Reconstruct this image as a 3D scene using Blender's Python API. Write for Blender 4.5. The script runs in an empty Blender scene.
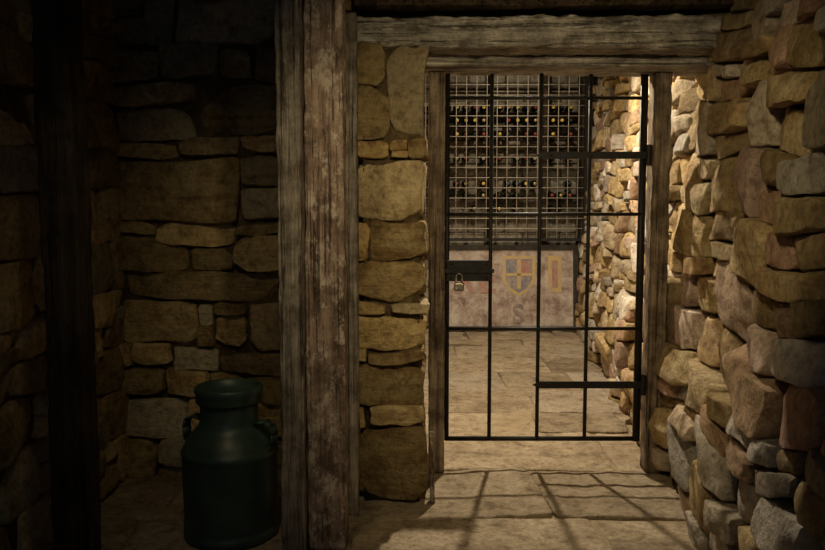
import bpy, math, random
import numpy as np
from mathutils import Vector
rng = np.random.RandomState(11)
S = bpy.context.scene
try:
    S.view_settings.view_transform = 'Standard'
    S.view_settings.look = 'None'
except Exception: pass

# ------------------------------------------------------------------ materials
def newmat(name):
    m = bpy.data.materials.new(name); m.use_nodes = True
    nt = m.node_tree; b = nt.nodes['Principled BSDF']
    return m, nt, b
def N(nt, t, **kw):
    n = nt.nodes.new(t)
    for k, v in kw.items():
        if k in n.inputs: n.inputs[k].default_value = v
        else: setattr(n, k, v)
    return n
def ramp(nt, stops):
    r = nt.nodes.new('ShaderNodeValToRGB'); cr = r.color_ramp
    while len(cr.elements) < len(stops): cr.elements.new(0.5)
    for e, (p, c) in zip(cr.elements, stops):
        e.position = p; e.color = (c[0], c[1], c[2], 1)
    return r
def mix(nt, a, b, fac, mode='MIX'):
    m = nt.nodes.new('ShaderNodeMix'); m.data_type = 'RGBA'; m.blend_type = mode
    for sock, val in ((m.inputs[0], fac), (m.inputs[6], a), (m.inputs[7], b)):
        if hasattr(val, 'links'): nt.links.new(val, sock)
        elif isinstance(val, (tuple, list)): sock.default_value = (*val[:3], 1)
        else: sock.default_value = val
    return m.outputs[2]
def stone_mat(name, dark, mid, light, rust, grey, strata=22., bump=0.6, rough=.92, brange=(.55, 1.25), gst=.7, pink=None):
    m, nt, b = newmat(name); L = nt.links.new
    tc = N(nt, 'ShaderNodeTexCoord')
    at = N(nt, 'ShaderNodeAttribute', attribute_name='tint')
    sp = N(nt, 'ShaderNodeSeparateColor'); L(at.outputs['Color'], sp.inputs[0])
    off = N(nt, 'ShaderNodeVectorMath', operation='MULTIPLY_ADD')
    L(at.outputs['Color'], off.inputs[0]); off.inputs[1].default_value = (0, 0, 37); L(tc.outputs['Object'], off.inputs[2])
    n1 = N(nt, 'ShaderNodeTexNoise', Scale=5.5, Detail=8., Roughness=.7); L(off.outputs[0], n1.inputs['Vector'])
    mp = N(nt, 'ShaderNodeMapping'); mp.inputs['Scale'].default_value = (2.5, 2.5, strata); L(off.outputs[0], mp.inputs[0])
    n2 = N(nt, 'ShaderNodeTexNoise', Scale=1.0, Detail=5., Roughness=.6); L(mp.outputs[0], n2.inputs['Vector'])
    n3 = N(nt, 'ShaderNodeTexNoise', Scale=45., Detail=8., Roughness=.75); L(tc.outputs['Object'], n3.inputs['Vector'])
    n5 = N(nt, 'ShaderNodeTexNoise', Scale=16., Detail=5., Roughness=.6); L(off.outputs[0], n5.inputs['Vector'])
    r1 = ramp(nt, [(.32, dark), (.46, mid), (.68, light)]); L(n1.outputs[0], r1.inputs[0])
    r2 = ramp(nt, [(.52, (0, 0, 0)), (.68, (1, 1, 1))]); L(n2.outputs[0], r2.inputs[0])
    c = mix(nt, r1.outputs[0], rust, mix(nt, (0, 0, 0), r2.outputs[0], .65))
    rg = ramp(nt, [(gst, (0, 0, 0)), (.97, (.9, .9, .9))]); L(sp.outputs[0], rg.inputs[0])
    c = mix(nt, c, grey, rg.outputs[0])
    if pink:
        rp = ramp(nt, [(.8, (0, 0, 0)), (.98, (.8, .8, .8))]); L(sp.outputs[2], rp.inputs[0])
        c = mix(nt, c, pink, rp.outputs[0])
    r3 = ramp(nt, [(.3, (.35, .35, .35)), (.52, (1, 1, 1)), (.8, (1.35, 1.35, 1.35))]); L(n3.outputs[0], r3.inputs[0])
    c = mix(nt, c, r3.outputs[0], .8, 'MULTIPLY')
    r5 = ramp(nt, [(.33, (.45, .4, .34)), (.5, (1, 1, 1))]); L(n5.outputs[0], r5.inputs[0])
    c = mix(nt, c, r5.outputs[0], .7, 'MULTIPLY')
    br = N(nt, 'ShaderNodeMapRange'); br.inputs[3].default_value = brange[0]; br.inputs[4].default_value = brange[1]; L(sp.outputs[1], br.inputs[0])
    c = mix(nt, c, br.outputs[0], 1.0, 'MULTIPLY')
    L(c, b.inputs['Base Color']); b.inputs['Roughness'].default_value = rough
    b.inputs['Specular IOR Level'].default_value = .25
    ad = N(nt, 'ShaderNodeMath', operation='ADD'); L(n3.outputs[0], ad.inputs[0])
    m2 = N(nt, 'ShaderNodeMath', operation='MULTIPLY'); L(n2.outputs[0], m2.inputs[0]); m2.inputs[1].default_value = 1.; L(m2.outputs[0], ad.inputs[1])
    ad2 = N(nt, 'ShaderNodeMath', operation='ADD'); L(ad.outputs[0], ad2.inputs[0]); L(n5.outputs[0], ad2.inputs[1])
    bp = N(nt, 'ShaderNodeBump', Strength=bump, Distance=.03); L(ad2.outputs[0], bp.inputs['Height']); L(bp.outputs[0], b.inputs['Normal'])
    return m
M_stone = stone_mat('sandstone', (.27, .175, .07), (.52, .37, .16), (.67, .51, .26), (.33, .165, .06), (.47, .4, .27), bump=.8)
M_rubble = stone_mat('rubble_sandstone', (.27, .18, .08), (.5, .36, .17), (.68, .54, .32), (.35, .18, .09), (.74, .68, .6), strata=16, bump=.85, pink=(.56, .34, .26), gst=.62)
M_flag = stone_mat('flagstone', (.23, .17, .11), (.38, .3, .2), (.52, .42, .3), (.28, .2, .125), (.44, .37, .29), strata=3, bump=.65, rough=.7, brange=(.82, 1.12))
M_block = stone_mat('grey_block', (.22, .19, .14), (.36, .31, .24), (.45, .4, .32), (.26, .21, .14), (.42, .38, .31), strata=6, bump=.4)

def noise_mat(name, c1, c2, c3, scale, vscale=(1, 1, 1), rough=.8, metal=0, bump=.4, dist=.01, spec=.3, fine=40.):
    m, nt, b = newmat(name); L = nt.links.new
    tc = N(nt, 'ShaderNodeTexCoord'); mp = N(nt, 'ShaderNodeMapping'); mp.inputs['Scale'].default_value = vscale
    L(tc.outputs['Object'], mp.inputs[0])
    n = N(nt, 'ShaderNodeTexNoise', Scale=scale, Detail=8., Roughness=.65); L(mp.outputs[0], n.inputs['Vector'])
    r = ramp(nt, [(.3, c1), (.5, c2), (.7, c3)]); L(n.outputs[0], r.inputs[0]); L(r.outputs[0], b.inputs['Base Color'])
    b.inputs['Roughness'].default_value = rough; b.inputs['Metallic'].default_value = metal
    b.inputs['Specular IOR Level'].default_value = spec
    n2 = N(nt, 'ShaderNodeTexNoise', Scale=fine, Detail=6.); L(mp.outputs[0], n2.inputs['Vector'])
    bp = N(nt, 'ShaderNodeBump', Strength=bump, Distance=dist); L(n2.outputs[0], bp.inputs['Height']); L(bp.outputs[0], b.inputs['Normal'])
    return m
M_mortar = noise_mat('earth_mortar', (.05, .034, .015), (.1, .068, .03), (.17, .12, .055), 14, bump=.8, dist=.02)
M_dirt = noise_mat('packed_sand', (.2, .15, .09), (.31, .24, .15), (.4, .31, .2), 9, bump=.6, dist=.01)
def wood_mat(name, c1, c2, c3, axis, patch=None, patchlim=(.55, .66), rough=.85, pscale=22, paxis=9):
    m, nt, b = newmat(name); L = nt.links.new
    tc = N(nt, 'ShaderNodeTexCoord'); mp = N(nt, 'ShaderNodeMapping')
    sc = [45, 45, 45]; sc[axis] = 2.2; mp.inputs['Scale'].default_value = sc
    L(tc.outputs['Object'], mp.inputs[0])
    n = N(nt, 'ShaderNodeTexNoise', Scale=1., Detail=9., Roughness=.75, Distortion=.5); L(mp.outputs[0], n.inputs['Vector'])
    r = ramp(nt, [(.34, c1), (.48, c2), (.62, c3)]); L(n.outputs[0], r.inputs[0]); c = r.outputs[0]
    mp5 = N(nt, 'ShaderNodeMapping'); s5 = [95, 95, 95]; s5[axis] = 1.6; mp5.inputs['Scale'].default_value = s5; L(tc.outputs['Object'], mp5.inputs[0])
    n5 = N(nt, 'ShaderNodeTexNoise', Scale=1., Detail=4., Roughness=.6); L(mp5.outputs[0], n5.inputs['Vector'])
    r5 = ramp(nt, [(.34, (.15, .13, .12)), (.43, (1, 1, 1))]); L(n5.outputs[0], r5.inputs[0])
    n4 = N(nt, 'ShaderNodeTexNoise', Scale=8., Detail=7., Roughness=.7); L(tc.outputs['Object'], n4.inputs['Vector'])
    r4 = ramp(nt, [(.38, (.4, .38, .36)), (.6, (1.25, 1.25, 1.25))]); L(n4.outputs[0], r4.inputs[0])
    c = mix(nt, c, r4.outputs[0], .95, 'MULTIPLY')
    if patch:
        mp2 = N(nt, 'ShaderNodeMapping'); s2 = [pscale] * 3; s2[axis] = paxis; mp2.inputs['Scale'].default_value = s2
        L(tc.outputs['Object'], mp2.inputs[0])
        n3 = N(nt, 'ShaderNodeTexNoise', Scale=1., Detail=8., Roughness=.8); L(mp2.outputs[0], n3.inputs['Vector'])
        r3 = ramp(nt, [(patchlim[0], (0, 0, 0)), (patchlim[1], (.85, .85, .85))]); L(n3.outputs[0], r3.inputs[0])
        c = mix(nt, c, patch, r3.outputs[0])
    c = mix(nt, c, r5.outputs[0], .85, 'MULTIPLY')
    L(c, b.inputs['Base Color']); b.inputs['Roughness'].default_value = rough
    b.inputs['Specular IOR Level'].default_value = .25
    ad = N(nt, 'ShaderNodeMath', operation='ADD'); L(n.outputs[0], ad.inputs[0]); L(r5.outputs[0], ad.inputs[1])
    bp = N(nt, 'ShaderNodeBump', Strength=.8, Distance=.007); L(ad.outputs[0], bp.inputs['Height']); L(bp.outputs[0], b.inputs['Normal'])
    return m
W_grey = wood_mat('weathered_timber', (.09, .074, .058), (.22, .185, .15), (.38, .335, .28), 2, patch=(.44, .4, .35), patchlim=(.56, .7), pscale=30, paxis=4)
W_jamb = wood_mat('jamb_timber', (.08, .055, .035), (.19, .14, .095), (.32, .25, .18), 2)
W_pale = wood_mat('limewashed_timber', (.1, .066, .052), (.22, .15, .115), (.33, .245, .19), 2, patch=(.55, .47, .38), patchlim=(.5, .6), pscale=17, paxis=11)
W_lint = wood_mat('lintel_timber', (.11, .095, .08), (.28, .25, .21), (.46, .42, .36), 0, patch=(.64, .6, .52), patchlim=(.53, .66), pscale=24, paxis=5)
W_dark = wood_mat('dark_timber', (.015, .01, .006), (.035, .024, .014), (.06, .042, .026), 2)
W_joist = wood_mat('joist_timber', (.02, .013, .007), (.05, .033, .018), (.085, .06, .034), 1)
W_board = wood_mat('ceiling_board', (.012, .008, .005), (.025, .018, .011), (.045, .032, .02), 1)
M_iron = noise_mat('black_iron', (.006, .006, .006), (.011, .01, .009), (.03, .02, .014), 30, rough=.55, bump=.3, dist=.003, spec=.35)
M_wire = noise_mat('galvanised_wire', (.4, .36, .3), (.58, .52, .44), (.68, .62, .53), 20, rough=.6, metal=.1)
M_churn = noise_mat('green_churn_enamel', (.02, .038, .03), (.034, .064, .05), (.06, .088, .07), 7, rough=.42, bump=.15, dist=.004, spec=.5)
M_brass = noise_mat('padlock_metal', (.25, .22, .17), (.42, .37, .3), (.55, .5, .4), 20, rough=.4, metal=.9)
def plain(name, c, rough=.5, spec=.5, metal=0):
    return noise_mat(name, tuple(v * .75 for v in c), c, tuple(min(1, v * 1.2) for v in c), 25, rough=rough, metal=metal, bump=.1, dist=.002, spec=spec)
M_glass = plain('bottle_glass', (.008, .012, .008), .12, .8)

# ------------------------------------------------------------------ mesh builder
class MB:
    def __init__(s): s.v = []; s.f = []; s.t = []; s.m = []; s.n = 0
    def add(s, V, F, tint=(.3, .5, .5), mat=0):
        V = np.asarray(V, float); s.v.append(V); s.f += [[i + s.n for i in q] for q in F]
        s.t.append(np.tile(np.array([*tint, 1.]), (len(V), 1))); s.m += [mat] * len(F); s.n += len(V)
    def box(s, lo, hi, mat=0, tint=(.3, .5, .5)):
        x0, y0, z0 = lo; x1, y1, z1 = hi
        V = [(x0, y0, z0), (x1, y0, z0), (x1, y1, z0), (x0, y1, z0), (x0, y0, z1), (x1, y0, z1), (x1, y1, z1), (x0, y1, z1)]
        F = [(0, 3, 2, 1), (4, 5, 6, 7), (0, 1, 5, 4), (1, 2, 6, 5), (2, 3, 7, 6), (3, 0, 4, 7)]
        s.add(V, F, tint, mat)
    def rod(s, p0, p1, r, seg=10, mat=0):
        p0 = Vector(p0); p1 = Vector(p1); d = (p1 - p0).normalized()
        a = d.orthogonal().normalized(); b = d.cross(a)
        V = []
        for p in (p0, p1):
            for i in range(seg):
                t = 2 * math.pi * i / seg; V.append(p + a * math.cos(t) * r + b * math.sin(t) * r)
        F = [(i, (i + 1) % seg, seg + (i + 1) % seg, seg + i) for i in range(seg)] + [tuple(range(seg))[::-1], tuple(range(seg, 2 * seg))]
        s.add([tuple(v) for v in V], F, mat=mat)
    def lathe(s, prof, c, axis='Z', seg=40, mat=0, sgn=1):
        V = []
        for r, h in prof:
            for i in range(seg):
                t = 2 * math.pi * i / seg; a, b = r * math.cos(t), r * math.sin(t)
                V.append((c[0] + a, c[1] + b, c[2] + h) if axis == 'Z' else (c[0] + a, c[1] + sgn * h, c[2] + b))
        F = []
        for k in range(len(prof) - 1):
            for i in range(seg):
                j = (i + 1) % seg; F.append((k * seg + i, k * seg + j, (k + 1) * seg + j, (k + 1) * seg + i))
        s.add(V, F, mat=mat)
    def build(s, name, mats, smooth=True, parent=None):
        me = bpy.data.meshes.new(name)
        V = np.concatenate(s.v); me.from_pydata(V.tolist(), [], s.f)
        for m in mats: me.materials.append(m)
        me.polygons.foreach_set('material_index', s.m)
        me.polygons.foreach_set('use_smooth', [smooth] * len(s.f))
        ca = me.color_attributes.new('tint', 'FLOAT_COLOR', 'POINT')
        ca.data.foreach_set('color', np.concatenate(s.t).ravel())
        me.update()
        o = bpy.data.objects.new(name, me); S.collection.objects.link(o)
        if parent: o.parent = parent
        return o

def template(n):
    idx = {}; V = []; F = []
    def vid(p):
        if p not in idx: idx[p] = len(V); V.append([2 * c / n - 1 for c in p])
        return idx[p]
    for d in range(3):
        e, g = (d + 1) % 3, (d + 2) % 3
        for side in (0, n):
            for a in range(n):
                for b in range(n):
                    q = []
                    for (aa, bb) in ((a, b), (a + 1, b), (a + 1, b + 1), (a, b + 1)):
                        p = [0, 0, 0]; p[d] = side; p[e] = aa; p[g] = bb; q.append(vid(tuple(p)))
                    F.append(q if side else q[::-1])
    return np.array(V), F
T = {n: template(n) for n in (6, 8, 12, 16)}

def stone(mb, c, half, mapf, n=12, k=None, cuts=True, amp=.007, rot=0., mat=0, tint=None, tilt=.3):
    """c=(s,d,z) centre in wall space, half extents, d outward."""
    P, F = T[n]; P = P.copy()
    P = np.sign(P) * (1 - (1 - np.abs(P)) ** 1.25)      # denser towards the edges
    k = k or rng.uniform(9, 16)
    P = P / (np.sum(np.abs(P) ** k, axis=1) ** (1 / k))[:, None]
    if cuts:
        for sx in (-1, 1):
            for sz in (-1, 1):
                nn = np.array([sx * rng.uniform(.4, 1.2), rng.uniform(0, .5), sz * rng.uniform(.5, 1.2)]); nn /= np.linalg.norm(nn)
                t = np.maximum(P @ nn - rng.uniform(1.16, 1.5), 0); P -= t[:, None] * nn * .9
        P[:, 0] *= 1 + rng.uniform(-.07, .07) * P[:, 2]; P[:, 2] *= 1 + rng.uniform(-.09, .09) * P[:, 0]
    P = P * np.array(half)
    if cuts:   # chisel facets on the face, in metres
        for _ in range(4):
            nn = np.array([rng.uniform(-tilt, tilt), 1, rng.uniform(-tilt, tilt)]); nn /= np.linalg.norm(nn)
            t = np.maximum(P @ nn - (half[1] - rng.uniform(-.006, .016)), 0); P -= t[:, None] * nn * .85
    D = np.zeros_like(P)
    for f, a in ((9, 1.), (20, .7), (43, .5), (85, .3), (150, .15)):
        for ax in range(3):
            for _ in range(2):
                w = rng.normal(size=3) * f / 1.7; D[:, ax] += a * amp * .7 * np.sin(P @ w + rng.uniform(0, 6.28))
    P = P + D
    if rot:
        cr, sr = math.cos(rot), math.sin(rot); x = P[:, 0] * cr - P[:, 2] * sr; z = P[:, 0] * sr + P[:, 2] * cr
        P[:, 0] = x; P[:, 2] = z
    P = P + np.array(c)
    mb.add(mapf(P), F, tint or (rng.rand(), rng.rand(), rng.rand()), mat)

def layout(Smax, Z, hr, wr, split=.3):
    out = []; z = 0
    while z < Z:
        h = rng.uniform(*hr); s = -rng.uniform(0, .15)
        while s < Smax:
            w = rng.uniform(*wr) * (.7 + h / hr[1] * .5)
            if rng.rand() < split and h > .13:
                q = rng.uniform(.35, .65) * h
                if rng.rand() < .5:
                    out += [(s, z, w, q), (s, z + q, w, h - q)]
                else:
                    u = rng.uniform(.4, .6) * w
                    out += [(s, z, w, q), (s, z + q, u, h - q), (s + u, z + q, w - u, h - q)]
            else: out.append((s, z, w, h))
            s += w
        z += h
    return out

# ------------------------------------------------------------------ walls
# right wall: slightly splayed and battered rubble wall running the whole length
def xb(Y): return 1.22 + .112 * (Y - 3.85)
def map_right(P):
    s, d, z = P[:, 0], P[:, 1], P[:, 2]
    zz = z + .035 * np.sin(2.3 * s + .4) + .025 * np.sin(5.1 * s + 2 * z)
    ss = s + .03 * np.sin(4.3 * z + s)
    Y = .7 + ss
    bulge = .035 * np.exp(-((zz - .35) / .28) ** 2)
    return np.stack([xb(Y) + .07 * zz - d - bulge + .0, Y, zz], 1)
mb = MB()
for (s, z, w, h) in layout(3.3, 2.35, (.09, .25), (.18, .48), .4):
    lo = z < .9
    tint = (rng.rand() ** (.4 if lo else 1.2), rng.rand(), rng.rand() ** (.55 if lo else 1.5))
    stone(mb, (s + w / 2, -.085 + rng.uniform(-.045, .03), z + h / 2), (w / 2 - .004, .12, h / 2 - .004), map_right,
          n=16, k=rng.uniform(9, 18), amp=.0055, rot=rng.normal() * .05, tint=tint, tilt=.38)
for (s, z, w, h) in layout(4.6, 2.95, (.07, .19), (.14, .4), .3):
    stone(mb, (3.25 + s + w / 2, -.085 + rng.uniform(-.045, .03), z + h / 2), (w / 2 - .003, .12, h / 2 - .003), map_right,
          n=8, k=rng.uniform(7, 14), amp=.005, rot=rng.normal() * .05, tilt=.4, tint=(rng.rand() ** .7, rng.rand(), rng.rand()))
# mortar backing
gs = np.linspace(-.1, 7.9, 160); gz = np.linspace(-.1, 3.0, 60)
V = np.array([(s, -.07 + .012 * math.sin(9 * s + 7 * z) * math.cos(13 * z), z) for s in gs for z in gz]); nz = len(gz)
F = [(i * nz + j, i * nz + j + 1, (i + 1) * nz + j + 1, (i + 1) * nz + j) for i in range(len(gs) - 1) for j in range(nz - 1)]
mb.add(map_right(V), F, mat=1)
mb.box((2.05, .6, -.1), (2.25, 8.7, 3.0), mat=1)
mb.build('wall_right', [M_rubble, M_mortar])

# alcove back wall, stones laid from an elevation drawing (units u,v -> metres)
def rows_to(mb, table, ux, uz, sx, mapf, depth, n=16, dj=.02, gap=.004, **kw):
    for (u0, u1, v0, v1) in table:
        x0 = (u0 - 412.5) * sx; x1 = (u1 - 412.5) * sx; z1 = ux - (v0 - 275) * uz; z0 = ux - (v1 - 275) * uz
        stone(mb, ((x0 + x1) / 2, -depth + rng.uniform(-dj, dj) + .03, (z0 + z1) / 2), ((x1 - x0) / 2 + gap, depth, (z1 - z0) / 2 + gap), mapf, n=n, rot=rng.normal() * .012, **kw)
def map_alc(P):
    s, d, z = P.T
    return np.stack([s + .008 * np.sin(6 * z), 3.75 - d, z + .012 * np.sin(5 * s + 3 * z)], 1)
mb = MB()
tab = [(105, 150, -30, 22), (152, 178, -30, 50), (180, 277, -30, 50), (105, 150, 24, 50),
 (108, 165, 52, 84), (167, 222, 54, 84), (224, 256, 58, 84), (258, 290, 52, 86), (106, 200, 86, 106), (204, 282, 88, 137), (118, 202, 108, 140),
 (108, 180, 142, 157), (182, 240, 140, 157), (242, 284, 140, 157), (118, 238, 159, 220), (240, 284, 160, 190), (240, 284, 191, 221),
 (105, 153, 222, 234), (155, 233, 222, 245), (110, 186, 236, 270), (188, 234, 247, 269), (236, 284, 223, 234), (236, 284, 236, 268), (106, 278, 271, 300),
 (118, 196, 302, 346), (198, 213, 302, 324), (198, 213, 326, 347), (215, 247, 302, 314), (215, 247, 316, 347), (249, 286, 302, 350),
 (106, 128, 348, 372), (130, 168, 348, 370), (170, 216, 348, 374), (218, 286, 352, 374), (104, 160, 374, 400), (162, 204, 373, 400), (206, 240, 376, 401), (242, 286, 376, 400),
 (104, 180, 402, 440), (182, 230, 403, 436), (232, 286, 402, 440), (104, 150, 442, 490), (152, 210, 441, 470), (212, 286, 442, 490), (152, 210, 472, 495)]
z = -30
while z < 490:
    h = rng.uniform(18, 50); m = rng.uniform(310, 330); tab += [(288, m, z, z + h), (m + 1, 365, z, z + h)]; z += h + 1
rows_to(mb, tab, .972, .0047, .00468, map_alc, .12, dj=.024, amp=.007, gap=-.001, k=20, tilt=.36)
mb.box((-1.6, 3.79, -.1), (-.2, 4.0, 2.4), mat=1)
mb.build('wall_alcove_back', [M_stone, M_mortar])

# left side wall
def map_left(P):
    s, d, z = P.T
    return np.stack([-1.39 + d + .012 * np.sin(3 * s), 3.8 - s, z + .02 * np.sin(3 * s + z)], 1)[:, :]
mb = MB()
for (s, z, w, h) in layout(3.2, 2.35, (.12, .24), (.2, .5), .3):
    stone(mb, (s + w / 2, -.08 + rng.uniform(-.015, .015), z + h / 2), (w / 2 + .001, .11, h / 2 + .001), map_left, n=12, rot=rng.normal() * .02)
mb.f = [q[::-1] for q in mb.f]
mb.box((-1.7, .3, -.1), (-1.41, 3.9, 2.4), mat=1)
mb.build('wall_left', [M_stone, M_mortar])

# stone pier beside the gate
def map_pier(P):
    s, d, z = P.T
    return np.stack([s + .006 * np.sin(9 * z), 3.41 - d, z + .006 * np.sin(12 * s)], 1)
mb = MB()
tab = [(352, 388, 48, 88), (352, 387, 90, 140), (390, 425, 48, 138), (352, 388, 142, 160), (390, 406, 141, 152), (408, 426, 140, 160), (390, 406, 153, 160),
 (354, 423, 162, 219), (352, 369, 221, 259), (371, 427, 221, 259), (352, 425, 261, 299), (352, 386, 301, 312), (388, 425, 301, 312), (352, 425, 314, 349), (352, 364, 350, 362), (366, 424, 350, 362),
 (352, 426, 364, 406), (352, 366, 408, 428), (367, 422, 407, 428), (356, 427, 429, 505)]
rows_to(mb, tab, 1.0016, .00429, .00427, map_pier, .2, dj=.018, gap=0.0, k=20, amp=.0065)
mb.box((-.21, 3.435, -.05), (.03, 3.78, 1.97), mat=1)
mb.build('wall_pier', [M_stone, M_mortar])

# masonry above lintel, separating the two rooms
mb = MB()
mb.box((-.25, 3.62, 2.06), (1.7, 3.95, 3.0), mat=1)
mb.box((-.24, 3.66, 0), (-.14, 3.95, 2.06), mat=1)
mb.build('wall_over_gate', [M_stone, M_mortar], smooth=False)

# back room walls
def map_back(P):
    s, d, z = P.T
    return np.stack([s, 8.75 - d, z], 1)
mb = MB()
zz = 0; r = 0
while zz < 2.95:
    s = -.4 - (r % 2) * .2
    while s < 2.1:
        stone(mb, (s + .2, -.05, zz + .1), (.198, .06, .098), map_back, n=6, k=14, cuts=False, amp=.003); s += .4
    zz += .2; r += 1
mb.box((-.5, 8.76, -.1), (2.3, 8.95, 3.0), mat=1)
mb.build('wall_back', [M_block, M_mortar])
def map_bl(P):
    s, d, z = P.T
    return np.stack([-.16 + d, 8.75 - s, z + .02 * np.sin(3 * s)], 1)
mb = MB()
for (s, z, w, h) in layout(4.7, 2.95, (.14, .24), (.25, .5), .2):
    stone(mb, (s + w / 2, -.09, z + h / 2), (w / 2 - .002, .11, h / 2 - .002), map_bl, n=6)
mb.f = [q[::-1] for q in mb.f]
mb.box((-.5, 3.95, -.1), (-.19, 8.8, 3.0), mat=1)
mb.build('wall_back_room_left', [M_rubble, M_mortar])

# ------------------------------------------------------------------ floor
def map_floor(P):
    s, d, z = P.T   # s = x, z = Y , d = up
    return np.stack([s + .02 * np.sin(2.5 * z + 1), z + .02 * np.sin(3 * s), d + .005 * np.sin(3 * s) * np.sin(2.3 * z)], 1)
mb = MB()
Y = .2
while Y < 8.7:
    h = rng.uniform(.34, .72); x = -1.7 + rng.uniform(-.3, 0)
    while x < 2.1:
        w = rng.uniform(.4, 1.0)
        stone(mb, (x + w / 2, -.04 + rng.uniform(-.004, .004), Y + h / 2), (w / 2 - .003, .04, h / 2 - .003), map_floor, n=16, k=rng.uniform(14, 26), cuts=False, amp=.0045, rot=rng.normal() * .012)
        x += w
    Y += h
mb.f = [q[::-1] for q in mb.f]
mb.box((-1.8, -1.2, -.15), (2.3, 8.9, -.009), mat=1)
fl = mb.build('floor', [M_flag, M_dirt])

# ------------------------------------------------------------------ timber
def timber(name, p0, p1, wx, wy, mat, seed=0, amp=.004, obj=True, mb=None, mi=0):
    """p0->p1 along dominant axis; wx,wy cross-section full sizes."""
    r = np.random.RandomState(seed); p0 = Vector(p0); p1 = Vector(p1); d = (p1 - p0); Ln = d.length; d.normalize()
    up = Vector((0, 1, 0)) if abs(d.y) < .7 else Vector((1, 0, 0))
    a = up.cross(d).normalized(); b = d.cross(a).normalized()
    ring = []; m = 8
    for cx, cy, sx, sy in ((1, 0, 0, 1), (0, 1, -1, 0), (-1, 0, 0, -1), (0, -1, 1, 0)):
        for i in range(m):
            t = math.sin(math.pi / 2 * (-1 + 2 * (i + .5) / m)) / math.sin(math.pi / 2 * (1 - 1 / m))
            ring.append((cx + sx * t * .93, cy + sy * t * .93))
    seg = max(8, int(Ln / .02)); V = []; ns = len(ring)
    ph = r.uniform(0, 6.28, (7, 2)); fr = np.array([1.5, 3.1, 7, 14, 31, 57, 99])
    for i in range(seg + 1):
        s = Ln * i / seg
        for j, (x, y) in enumerate(ring):
            corner = max(0, abs(x) + abs(y) - 1.6) * 2
            e = sum(amp * .35 / (q + 1) ** .3 * math.sin(fr[q] * s + ph[q, 0] + 1.3 * x * (q + 1) + .9 * y * (q + 1)) for q in range(7))
            e -= corner * amp * .8 * abs(math.sin(23 * s + ph[0, 1] + 3 * x + 5 * y) * math.sin(9 * s + ph[1, 1]))
            V.append(tuple(p0 + d * s + a * (x * wx / 2 + e * x) + b * (y * wy / 2 + e * y)))
    F = [(i * ns + j, i * ns + (j + 1) % ns, (i + 1) * ns + (j + 1) % ns, (i + 1) * ns + j) for i in range(seg) for j in range(ns)]
    F += [tuple(range(ns))[::-1], tuple(range(seg * ns, seg * ns + ns))]
    mm = mb or MB(); mm.add(V, F, mat=mi)
    if mb is None: return mm.build(name, [mat])
timber('timber_post', (-.437, 2.91, 0), (-.437, 2.91, 2.3), .085, .1, W_grey, 1)
timber('timber_post.001', (-.32, 2.98, 0), (-.32, 2.98, 2.3), .142, .12, W_pale, 2, amp=.005)
timber('timber_post.002', (-.25, 3.3, 0), (-.25, 3.3, 2.06), .05, .08, W_grey, 3)
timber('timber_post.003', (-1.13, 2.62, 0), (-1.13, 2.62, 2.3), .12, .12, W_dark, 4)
timber('lintel_beam', (-.24, 3.53, 2.025), (1.42, 3.53, 2.02), .13, .2, W_lint, 5, amp=.01)
fr = bpy.data.objects.new('door_frame', None); S.collection.objects.link(fr)
mm = MB(); timber('', (.115, 3.86, 0), (.115, 3.86, 1.93), .075, .12, None, 6, mb=mm); mm.build('jamb_latch', [W_jamb], parent=fr)
mm = MB(); timber('', (1.175, 3.86, 0), (1.175, 3.86, 1.93), .075, .12, None, 7, mb=mm); mm.build('jamb_hinge', [W_jamb], parent=fr)
mm = MB(); timber('', (.05, 3.79, 1.95), (1.4, 3.79, 1.945), .06, .3, None, 8, mb=mm); mm.build('head', [W_lint], parent=fr)
timber('weathered_plank', (.088, 3.43, 0), (.083, 3.47, .3), .02, .05, W_pale, 9, amp=.002)

# ceiling
mb = MB()
for i in range(28):
    x = -1.75 + i * .15; mb.box((x, -.2, 2.35 + .004 * (i % 3)), (x + .146, 3.62, 2.4))
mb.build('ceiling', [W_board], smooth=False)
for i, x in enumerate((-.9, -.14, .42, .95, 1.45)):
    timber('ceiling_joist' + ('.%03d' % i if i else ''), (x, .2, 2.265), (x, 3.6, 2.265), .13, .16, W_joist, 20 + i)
timber('trim_wall_plate', (-.24, 3.42, 2.135), (1.45, 3.42, 2.14), .045, .1, W_joist, 30)
mb = MB(); mb.box((-.5, 3.62, 2.95), (2.3, 8.9, 3.05)); mb.build('ceiling_back_room', [W_board], smooth=False)

# ------------------------------------------------------------------ iron gate
g = bpy.data.objects.new('iron_gate', None); S.collection.objects.link(g)
gy = 3.87; mb = MB()
for x in (.377, .612, .847): mb.rod((x, gy, .15), (x, gy, 1.925), .0095)
mb.box((.156, gy - .006, .145), (.178, gy + .006, 1.925)); mb.box((1.085, gy - .008, .14), (1.118, gy + .008, 1.925))
for z_ in (1.805, 1.255, .70): mb.rod((.165, gy - .004, z_), (1.1, gy - .004, z_), .0085)
mb.box((.16, gy - .007, .142), (1.1, gy + .007, .162))
mb.build('grille', [M_iron], parent=g)
mb = MB()
for z_ in (1.535, .425):
    V = [(.585, -1, z_), (.62, -1, z_ - .017), (1.13, -1, z_ - .017), (1.13, -1, z_ + .017), (.62, -1, z_ + .017)]
    Va = [(x, gy - .022, zc) for x, _, zc in V] + [(x, gy - .012, zc) for x, _, zc in V]
    mb.add(Va, [(0, 1, 2, 3, 4), (9, 8, 7, 6, 5)] + [(i, i + 5, (i + 1) % 5 + 5, (i + 1) % 5) for i in range(5)])
    mb.rod((1.125, gy - .02, z_ - .05), (1.125, gy - .02, z_ + .05), .013)
    for x in (.66, .85, 1.05): mb.lathe([(.0, -.03), (.007, -.028), (.009, -.02)], (x, gy, z_), 'Y', 10)
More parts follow.
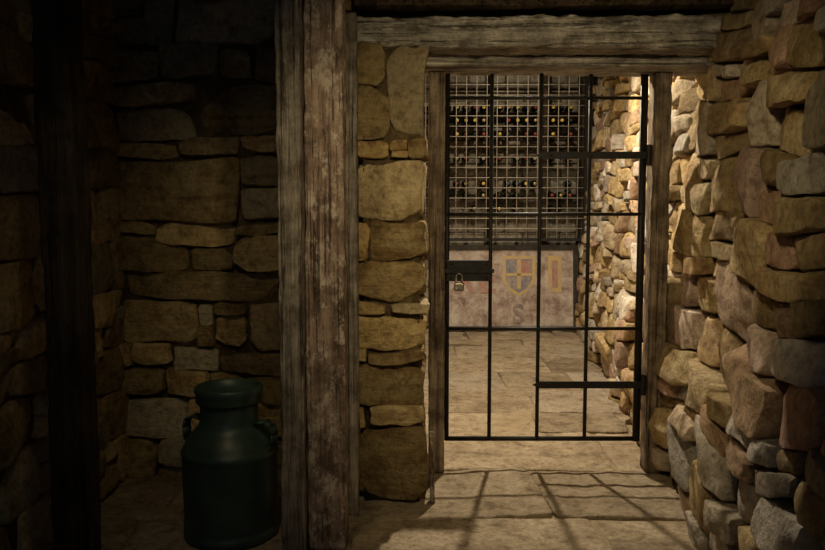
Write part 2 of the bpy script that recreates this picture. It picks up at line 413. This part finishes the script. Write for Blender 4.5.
mb.build('strap_hinges', [M_iron], parent=g, smooth=False)
mb = MB()
mb.box((.165, gy - .04, .935), (.375, gy - .012, 1.035)); mb.box((.155, gy - .05, .975), (.39, gy - .04, .995)); mb.rod((.13, gy - .035, .985), (.19, gy - .035, .985), .011)
for x in (.185, .355):
    for z_ in (.95, 1.02): mb.lathe([(.0, -.048), (.006, -.046), (.008, -.04)], (x, gy, z_), 'Y', 10)
mb.build('lock_box', [M_iron], parent=g, smooth=False)
mb = MB()
c = Vector((.222, gy - .065, .925))
for i in range(14):
    t0, t1 = math.pi * i / 14, math.pi * (i + 1) / 14
    mb.rod(c + Vector((.014 * math.cos(t0), 0, .03 + .018 * math.sin(t0))), c + Vector((.014 * math.cos(t1), 0, .03 + .018 * math.sin(t1))), .004, 8)
mb.rod(c + Vector((.014, 0, .0)), c + Vector((.014, 0, .03)), .004, 8); mb.rod(c + Vector((-.014, 0, 0)), c + Vector((-.014, 0, .03)), .004, 8)
P, F = T[8]; P = P / (np.sum(np.abs(P) ** 6, axis=1) ** (1 / 6))[:, None] * np.array([.024, .01, .021]) + np.array([c.x, c.y, c.z - .015]); mb.add(P, F)
mb.build('padlock', [M_brass], parent=g)

# ------------------------------------------------------------------ milk churn
ch = bpy.data.objects.new('milk_churn', None); S.collection.objects.link(ch); ch.location = (-.722, 3.1, 0)
mb = MB()
mb.lathe([(0, .004), (.165, .004), (.178, .0), (.184, .008), (.184, .03), (.178, .036), (.181, .05), (.183, .2), (.184, .325), (.188, .332), (.188, .345), (.182, .352),
          (.172, .375), (.155, .4), (.138, .42), (.122, .437), (.116, .45), (.113, .47), (.112, .52), (.116, .528), (.119, .535), (.116, .54)], (0, 0, 0), seg=56)
mb.build('body', [M_churn], parent=ch)
mb = MB()
mb.lathe([(.113, .525), (.124, .53), (.128, .54), (.128, .565), (.132, .572), (.132, .588), (.127, .595), (.121, .596), (.116, .588), (.112, .565), (.06, .556), (0, .554)], (0, 0, 0), seg=56)
mb.build('lid', [M_churn], parent=ch)
mb = MB()
for sx in (-1, 1):
    pts = [Vector((sx * .118, 0, .455)), Vector((sx * .16, 0, .462)), Vector((sx * .19, 0, .445)), Vector((sx * .197, 0, .415)), Vector((sx * .192, 0, .37)), Vector((sx * .176, 0, .352))]
    for a, b in zip(pts, pts[1:]): 
        for dy in (-.02, -.01, 0, .01, .02): mb.rod(a + Vector((0, dy, 0)), b + Vector((0, dy, 0)), .006, 8)
mb.build('handles', [M_churn], parent=ch); ch.rotation_euler = (0, 0, math.radians(-18))

# ------------------------------------------------------------------ wine rack
wr = bpy.data.objects.new('wine_rack', None); S.collection.objects.link(wr)
mb = MB()
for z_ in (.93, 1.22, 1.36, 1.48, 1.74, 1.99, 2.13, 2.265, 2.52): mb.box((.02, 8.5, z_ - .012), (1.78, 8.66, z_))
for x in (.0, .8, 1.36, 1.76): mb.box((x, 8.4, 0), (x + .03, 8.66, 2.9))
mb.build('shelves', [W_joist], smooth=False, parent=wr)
mb = MB()
x = .03
while x < 1.78: mb.rod((x, 8.35, .95), (x, 8.35, 2.9), .0042, 6); x += .105
z_ = .95
while z_ < 2.9: mb.rod((.0, 8.345, z_), (1.78, 8.345, z_), .0042, 6); z_ += .105
mb.build('wire_mesh', [M_wire], parent=wr)
mb = MB(); mb.box((1.77, 8.32, 0), (1.81, 8.37, 2.92)); mb.box((0, 8.32, .925), (1.78, 8.37, .955)); mb.box((0, 8.32, .0), (1.78, 8.37, .03))
mb.build('rack_frame', [M_iron], smooth=False, parent=wr)
caps = [M_glass, plain('cap_yellow', (.8, .55, .1)), plain('cap_red', (.3, .04, .03)), plain('cap_gold', (.5, .38, .16), .3, .5, .3), plain('cap_black', (.02, .02, .02)), plain('cap_white', (.65, .6, .5)), plain('cap_blue', (.06, .09, .16))]
mb = MB(); pr = random.Random(5)
for z_, dens in ((1.22, .35), (1.36, .6), (1.48, .6), (1.74, .8), (1.99, .5), (2.13, .92), (2.265, .92), (2.52, .0)):
    for lo, hi in ((.05, .78), (.86, 1.33), (1.41, 1.74)):
        x = lo + .042
        while x < hi - .03:
            if pr.random() < dens:
                y0 = 8.64; zc = z_ + .039
                mb.lathe([(0, 0), (.035, .002), (.0375, .01), (.0375, .17), (.034, .19), (.02, .215), (.0145, .228)], (x, y0, zc), 'Y', 18, 0, -1)
                mb.lathe([(.0145, .228), (.0155, .23), (.0155, .25), (.0175, .252), (.0175, .268), (.015, .272), (0, .273)], (x, y0, zc), 'Y', 14, pr.choice([1, 5, 3, 4, 4, 2, 6, 3]) if z_ < 1.9 else pr.choice([1, 1, 1, 2, 3, 4]), -1)
            x += .092
mb.build('wine_bottles', caps)

# ------------------------------------------------------------------ painted sign leaning against the rack
M_sign, nt, b = newmat('sign_paint'); L = nt.links.new
tc = N(nt, 'ShaderNodeTexCoord'); n1 = N(nt, 'ShaderNodeTexNoise', Scale=5., Detail=10., Roughness=.8); L(tc.outputs['Object'], n1.inputs['Vector'])
r = ramp(nt, [(.38, (.13, .085, .065)), (.46, (.28, .2, .16)), (.54, (.4, .33, .28)), (.66, (.52, .47, .41))]); L(n1.outputs[0], r.inputs[0])
L(r.outputs[0], b.inputs['Base Color']); b.inputs['Roughness'].default_value = .7
def faded(name, c, lim=(.4, .57)):
    m, nt, b = newmat(name); L = nt.links.new
    tc = N(nt, 'ShaderNodeTexCoord'); n1 = N(nt, 'ShaderNodeTexNoise', Scale=14., Detail=9., Roughness=.85); L(tc.outputs['Object'], n1.inputs['Vector'])
    r = ramp(nt, [(lim[0], (.35, .27, .22)), (lim[1], c)]); L(n1.outputs[0], r.inputs[0]); L(r.outputs[0], b.inputs['Base Color']); b.inputs['Roughness'].default_value = .7
    return m
M_yel = faded('sign_yellow', (.5, .35, .11)); M_blk = faded('sign_dark', (.12, .09, .09)); M_pnk = faded('sign_red', (.32, .13, .1)); M_blu = faded('sign_blue', (.14, .14, .18))
M_edge = noise_mat('sign_frame', (.012, .01, .008), (.025, .02, .015), (.05, .04, .03), 12)
sg = bpy.data.objects.new('painted_sign', None); S.collection.objects.link(sg); sg.location = (.97, 8.2, .0); sg.rotation_euler = (math.radians(-6), 0, 0)
mb = MB(); mb.box((-.71, 0, 0), (.71, .02, .87)); mb.build('board', [M_sign], smooth=False, parent=sg)
mb = MB()
for lo, hi in (((-.74, -.02, 0), (.74, .02, .05)), ((-.74, -.02, .84), (.74, .02, .89)), ((-.74, -.02, .05), (-.69, .02, .84)), ((.69, -.02, .05), (.74, .02, .84))): mb.box(lo, hi)
mb.build('frame', [M_edge], smooth=False, parent=sg)
def paint(nm, mat, poly, off=.003):
    mb = MB(); n = len(poly)
    mb.add([(x, -off, z) for x, z in poly] + [(x, 0, z) for x, z in poly], [tuple(range(n)), tuple(range(n, 2 * n))[::-1]] + [(i, (i + 1) % n, n + (i + 1) % n, n + i) for i in range(n)])
    mb.build(nm, [mat], smooth=False, parent=sg)
sh = lambda cx, cz, w, h: [(cx - w, cz + h), (cx + w, cz + h), (cx + w, cz - h * .2), (cx + w * .6, cz - h * .7), (cx, cz - h), (cx - w * .6, cz - h * .7), (cx - w, cz - h * .2)]
paint('shield_border', M_yel, sh(.13, .57, .17, .21))
paint('shield_field', M_blu, sh(.13, .57, .135, .175), .005)
paint('shield_quarter', M_pnk, [(.13, .57), (.25, .57), (.25, .73), (.13, .73)], .007)
paint('shield_cross', M_yel, [(.11, .44), (.15, .44), (.15, .74), (.11, .74)], .009)
paint('shield_bar', M_yel, [(.0, .57), (.26, .57), (.26, .6), (.0, .6)], .009)
paint('side_banner', M_yel, [(.43, .4), (.57, .4), (.57, .78), (.43, .78)])
paint('side_banner_mark', M_pnk, [(.47, .45), (.53, .45), (.53, .73), (.47, .73)], .006)
def letter(ch_, x, z_, size, mat, nm):
    cu = bpy.data.curves.new(nm, 'FONT'); cu.body = ch_; cu.size = size; cu.extrude = .001; cu.offset = .006
    o = bpy.data.objects.new(nm, cu); S.collection.objects.link(o); o.parent = sg
    o.location = (x, -.006, z_); o.rotation_euler = (math.pi / 2, 0, 0); cu.materials.append(mat)
letter('S', .06, .09, .27, M_blk, 'letter_s')
letter('R', -.56, .4, .4, M_pnk, 'letter_r'); letter('E', -.3, .4, .4, M_pnk, 'letter_e')

# ------------------------------------------------------------------ lights
def light(name, typ, loc, e, col, size=.06, target=None, angle=120, blend=.8):
    l = bpy.data.lights.new(name, typ); l.energy = e; l.color = col
    if typ == 'AREA': l.size = size
    else: l.shadow_soft_size = size
    if typ == 'SPOT': l.spot_size = math.radians(angle); l.spot_blend = blend
    o = bpy.data.objects.new(name, l); S.collection.objects.link(o); o.location = loc
    if target: o.rotation_euler = (Vector(target) - Vector(loc)).to_track_quat('-Z', 'Y').to_euler()
warm = (1, .8, .45)
light('cellar_lamp_back', 'SPOT', (.6, 5.0, 2.7), 320, (1, .85, .62), .035, (.8, 5.0, 0), 155, .5)
light('rack_spot', 'SPOT', (.9, 6.9, 2.85), 62, (1, .84, .6), .06, (1.0, 8.6, 1.1), 120, .9)  # unseen spot aimed at the rack, brightens bottles and sign
light('cellar_lamp_front', 'SPOT', (.25, 1.35, 2.0), 78, warm, .06, (.56, 3.5, 1.15), 81, 1.)
light('alcove_fill', 'SPOT', (-.55, 1.8, 2.1), 13, warm, .08, (-.66, 3.3, .75), 72, 1.)  # unseen fill light added to lift the alcove and the churn
light('doorway_daylight', 'AREA', (-.3, -.8, 1.7), 2.2, (.6, .75, 1), 1.0, (-1.2, 3, .9))
w = bpy.data.worlds.new('World'); S.world = w; w.use_nodes = True
w.node_tree.nodes['Background'].inputs[0].default_value = (.5, .6, .8, 1); w.node_tree.nodes['Background'].inputs[1].default_value = .008

cam = bpy.data.cameras.new('Camera'); cam.lens = 35; cam.sensor_width = 36
co = bpy.data.objects.new('Camera', cam); S.collection.objects.link(co); co.location = (0, 0, 1.3); co.rotation_euler = (math.radians(85), 0, 0); cam.clip_start = .05
S.camera = co
